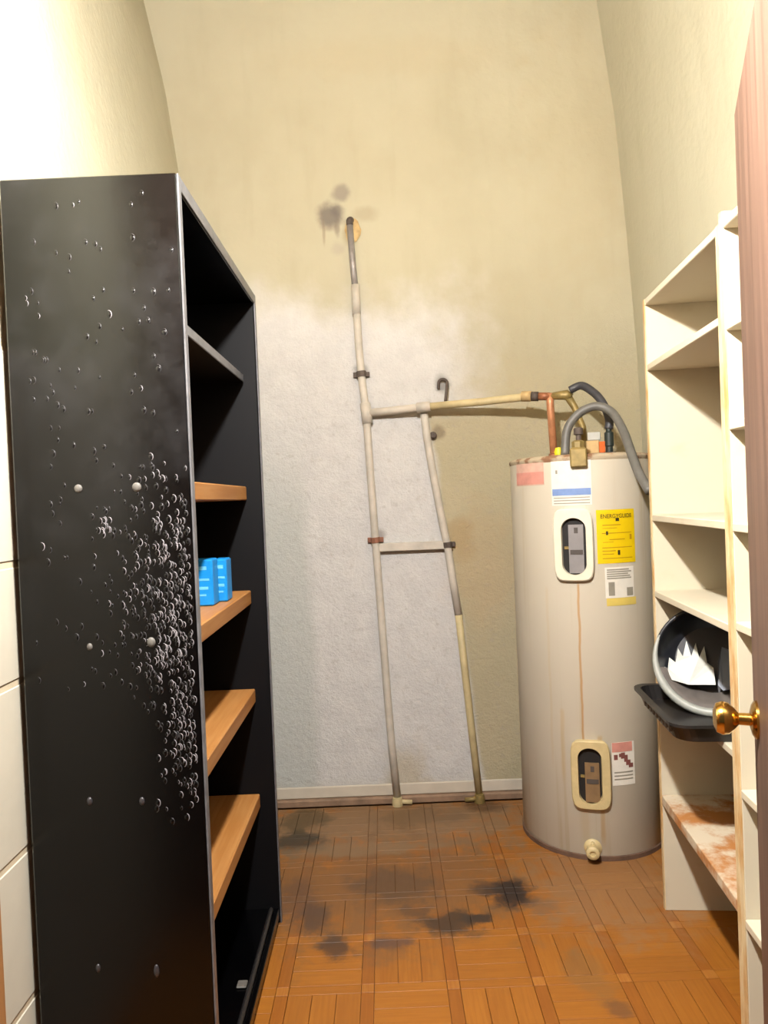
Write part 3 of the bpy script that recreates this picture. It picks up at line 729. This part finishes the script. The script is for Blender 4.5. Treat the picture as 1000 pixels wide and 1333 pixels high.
# ------------------------------------------------------------------ pipework
D = YB - .028
pw = thing('water_pipework', 'white painted water pipes running up and across the back wall to the heater', 'pipes', (0, D, .0))
v1 = [(455.5, 293), (459, 340), (463, 380), (467, 450), (470.5, 487), (477, 540), (481, 600), (489, 705), (494, 770), (504, 900), (510, 970), (517.5, 1043)]
v1 = [at(x, y, D) for x, y in v1]
v1[-1].z = .036
tube('riser_pipe', v1[:3], .0145, 'galv', pw)
tube('riser_pipe', v1[2:], .0175, 'pipe', pw)
tube('sleeve', [v1[2] + Vector((0, 0, .03)), v1[2] - Vector((0, 0, .10))], .0195, 'pipe', pw)
v2 = [(551.5, 534), (556, 570), (563, 612), (575, 675), (582.5, 710), (589, 752), (597, 800), (606, 880), (614, 950), (624, 1040)]
v2 = [at(x, y, D) for x, y in v2]; v2[-1].z = .036
tube('leaning_pipe', v2[:7], .0175, 'pipe', pw); tube('leaning_pipe', v2[6:], .0165, 'pipe_cream', pw)
h0 = at(477, 538, D); hA = at(551.5, 530, D - .03); hB = at(628, 523, 3.17); h1 = at(690, 516, 3.10); h2 = at(716, 516, 3.07)
tube('branch_pipe', [h0, hA], .0175, 'pipe', pw); tube('branch_pipe', [hA, hB, h1], .0165, 'pipe_cream', pw)
tube('tee_fitting', [h0 + Vector((-.004, 0, .045)), h0 + Vector((.004, 0, -.045))], .024, 'pipe', pw)
tube('tee_fitting', [hA + (h0 - hA).normalized() * .03, hA + (h1 - hA).normalized() * .03], .0225, 'pipe', pw)
dh = (h2 - h1).normalized()
tube('coupling', [h1 - dh * .035, h1 + dh * .005], .022, 'foam', pw, seg=8); tube('coupling', [h1 + dh * .006, h1 + dh * .035], .020, 'iron', pw)
tube('copper_stub', [h1 + dh * .036, h2], .0165, 'copper_dull', pw)
b = at(721, 580, 3.07); b.z = TZ
tube('copper_drop', [h2 + Vector((0, 0, .012)), h2 - Vector((0, 0, .03)), Vector((b.x, b.y, TZ))], .0155, 'copper', pw)
lathe('copper_collar', [(0, 0), (.022, 0), (.022, .018), (.016, .022), (0, .022)], (b.x, b.y, TZ), 'copper_dull', pw)
e_ = at(738, 514, 3.05)
tube('brass_elbow', [h2, e_, e_ + Vector((.012, 0, -.012))], [.014, .021, .021], 'brass_dull', pw)
ee = at(759, 556, 3.03)
tube('brass_tail', [e_, at(748, 530, 3.04), ee, Vector((ee.x, ee.y, TZ))], [.017, .014, .013, .013], 'brass_dull', pw)
# cross bar between the risers, clips
cb0 = at(491, 709, D); cb1 = at(582, 711, D)
mesh_obj('cross_bar', *box_vf((cb0.x, D - .006, cb1.z - .012), (cb1.x, YB - .001, cb0.z + .004), .002), 'pipe', pw)
def clip(px, py, rr_, mat):
    p = at(px, py, D)
    mesh_obj('pipe_clip', *join(tube_vf([p + Vector((-.001, 0, .012)), p + Vector((.001, 0, -.012))], rr_, 10), box_vf((p.x - rr_ - .014, D + .010, p.z - .011), (p.x + rr_ + .014, YB - .0005, p.z + .011), .002)), mat, pw)
clip(470.5, 487, .0225, 'iron'); clip(489, 703, .0215, 'rust_clip'); clip(583, 709, .021, 'iron')
p = at(564, 567, D + .01)
lathe('bracket_stub', [(0, 0), (.018, 0), (.018, .012), (.010, .016), (.010, .03), (0, .03)], (p.x, YB - .0005, p.z), 'iron', pw, axis=(0, -1, 0), seg=10)
tube('strap_arm', [Vector((p.x, YB - .022, p.z)), at(557, 566, D)], .006, 'iron', pw)
p = at(577, 500, YB - .012)
hp = at(580, 524, 3.215)
tube('hanger_hook', spline([Vector((p.x - .022, p.y, p.z - .02)), Vector((p.x - .018, p.y - .005, p.z + .012)), Vector((p.x, p.y - .010, p.z + .02)), Vector((p.x + .015, p.y - .015, p.z + .008)), Vector((p.x + .012, (p.y + hp.y) / 2 - .01, p.z - .02)), Vector((hp.x, hp.y, hp.z + .006))]), .0065, 'iron', pw)
# elbow at the top going into the broken plaster, and feet at the floor
t0 = v1[0]
tube('top_elbow', spline([t0, t0 + Vector((0, 0, .018)), t0 + Vector((.004, .02, .028)), t0 + Vector((.006, .05, .03))], 4), .0155, 'iron', pw)
V, Fc = lathe_vf([(0, 0), (.030, 0), (.036, .006), (.030, .011), (.018, .012), (0, .010)], (0, 0, 0), (0, -1, 0), 16)
mesh_obj('plaster_collar', [Vector((v.x * random.uniform(.85, 1.1) + t0.x + .010, v.y + YB - .001, v.z * 1.5 + t0.z - .015)) for v in V], Fc, 'foam', pw)
for q, mt, s_ in ((v1[-1], 'pipe_cream', 1), (v2[-1], 'brass_dull', -1)):
    lathe('foot_fitting', [(0, 0), (.024, 0), (.024, .02), (.020, .036), (0, .036)], (q.x, q.y - .012, 0.0005), mt, pw, seg=14)
    tube('foot_stub', [Vector((q.x, q.y - .014, .018)), Vector((q.x + s_ * .065, q.y - .016, .014))], .010, mt, pw)

# hoses
bh = [at(742, 508, 3.04), at(757, 502, 3.02), at(773, 511, 2.97), at(785, 525, 2.93), at(793, 545, 2.905), HF]
tag(tube('rubber_hose', spline(bh), [.0165] * 31, 'hose_black'), 'short black rubber hose arching from pipe elbow to heater top', 'hose')
gh = [at(735, 579, 2.84), at(738, 562, 2.85), at(747, 545, 2.85), at(762, 533, 2.84), at(780, 529, 2.82), at(798, 538, 2.79), at(812, 562, 2.72), at(822, 590, 2.64), at(832, 616, 2.57), at(846, 640, 2.50)]
gh[0].z = TZ + .001
tag(tube('grey_conduit', spline(gh), .0165, 'hose_grey'), 'long grey conduit looping off the heater towards the bookcase', 'conduit')
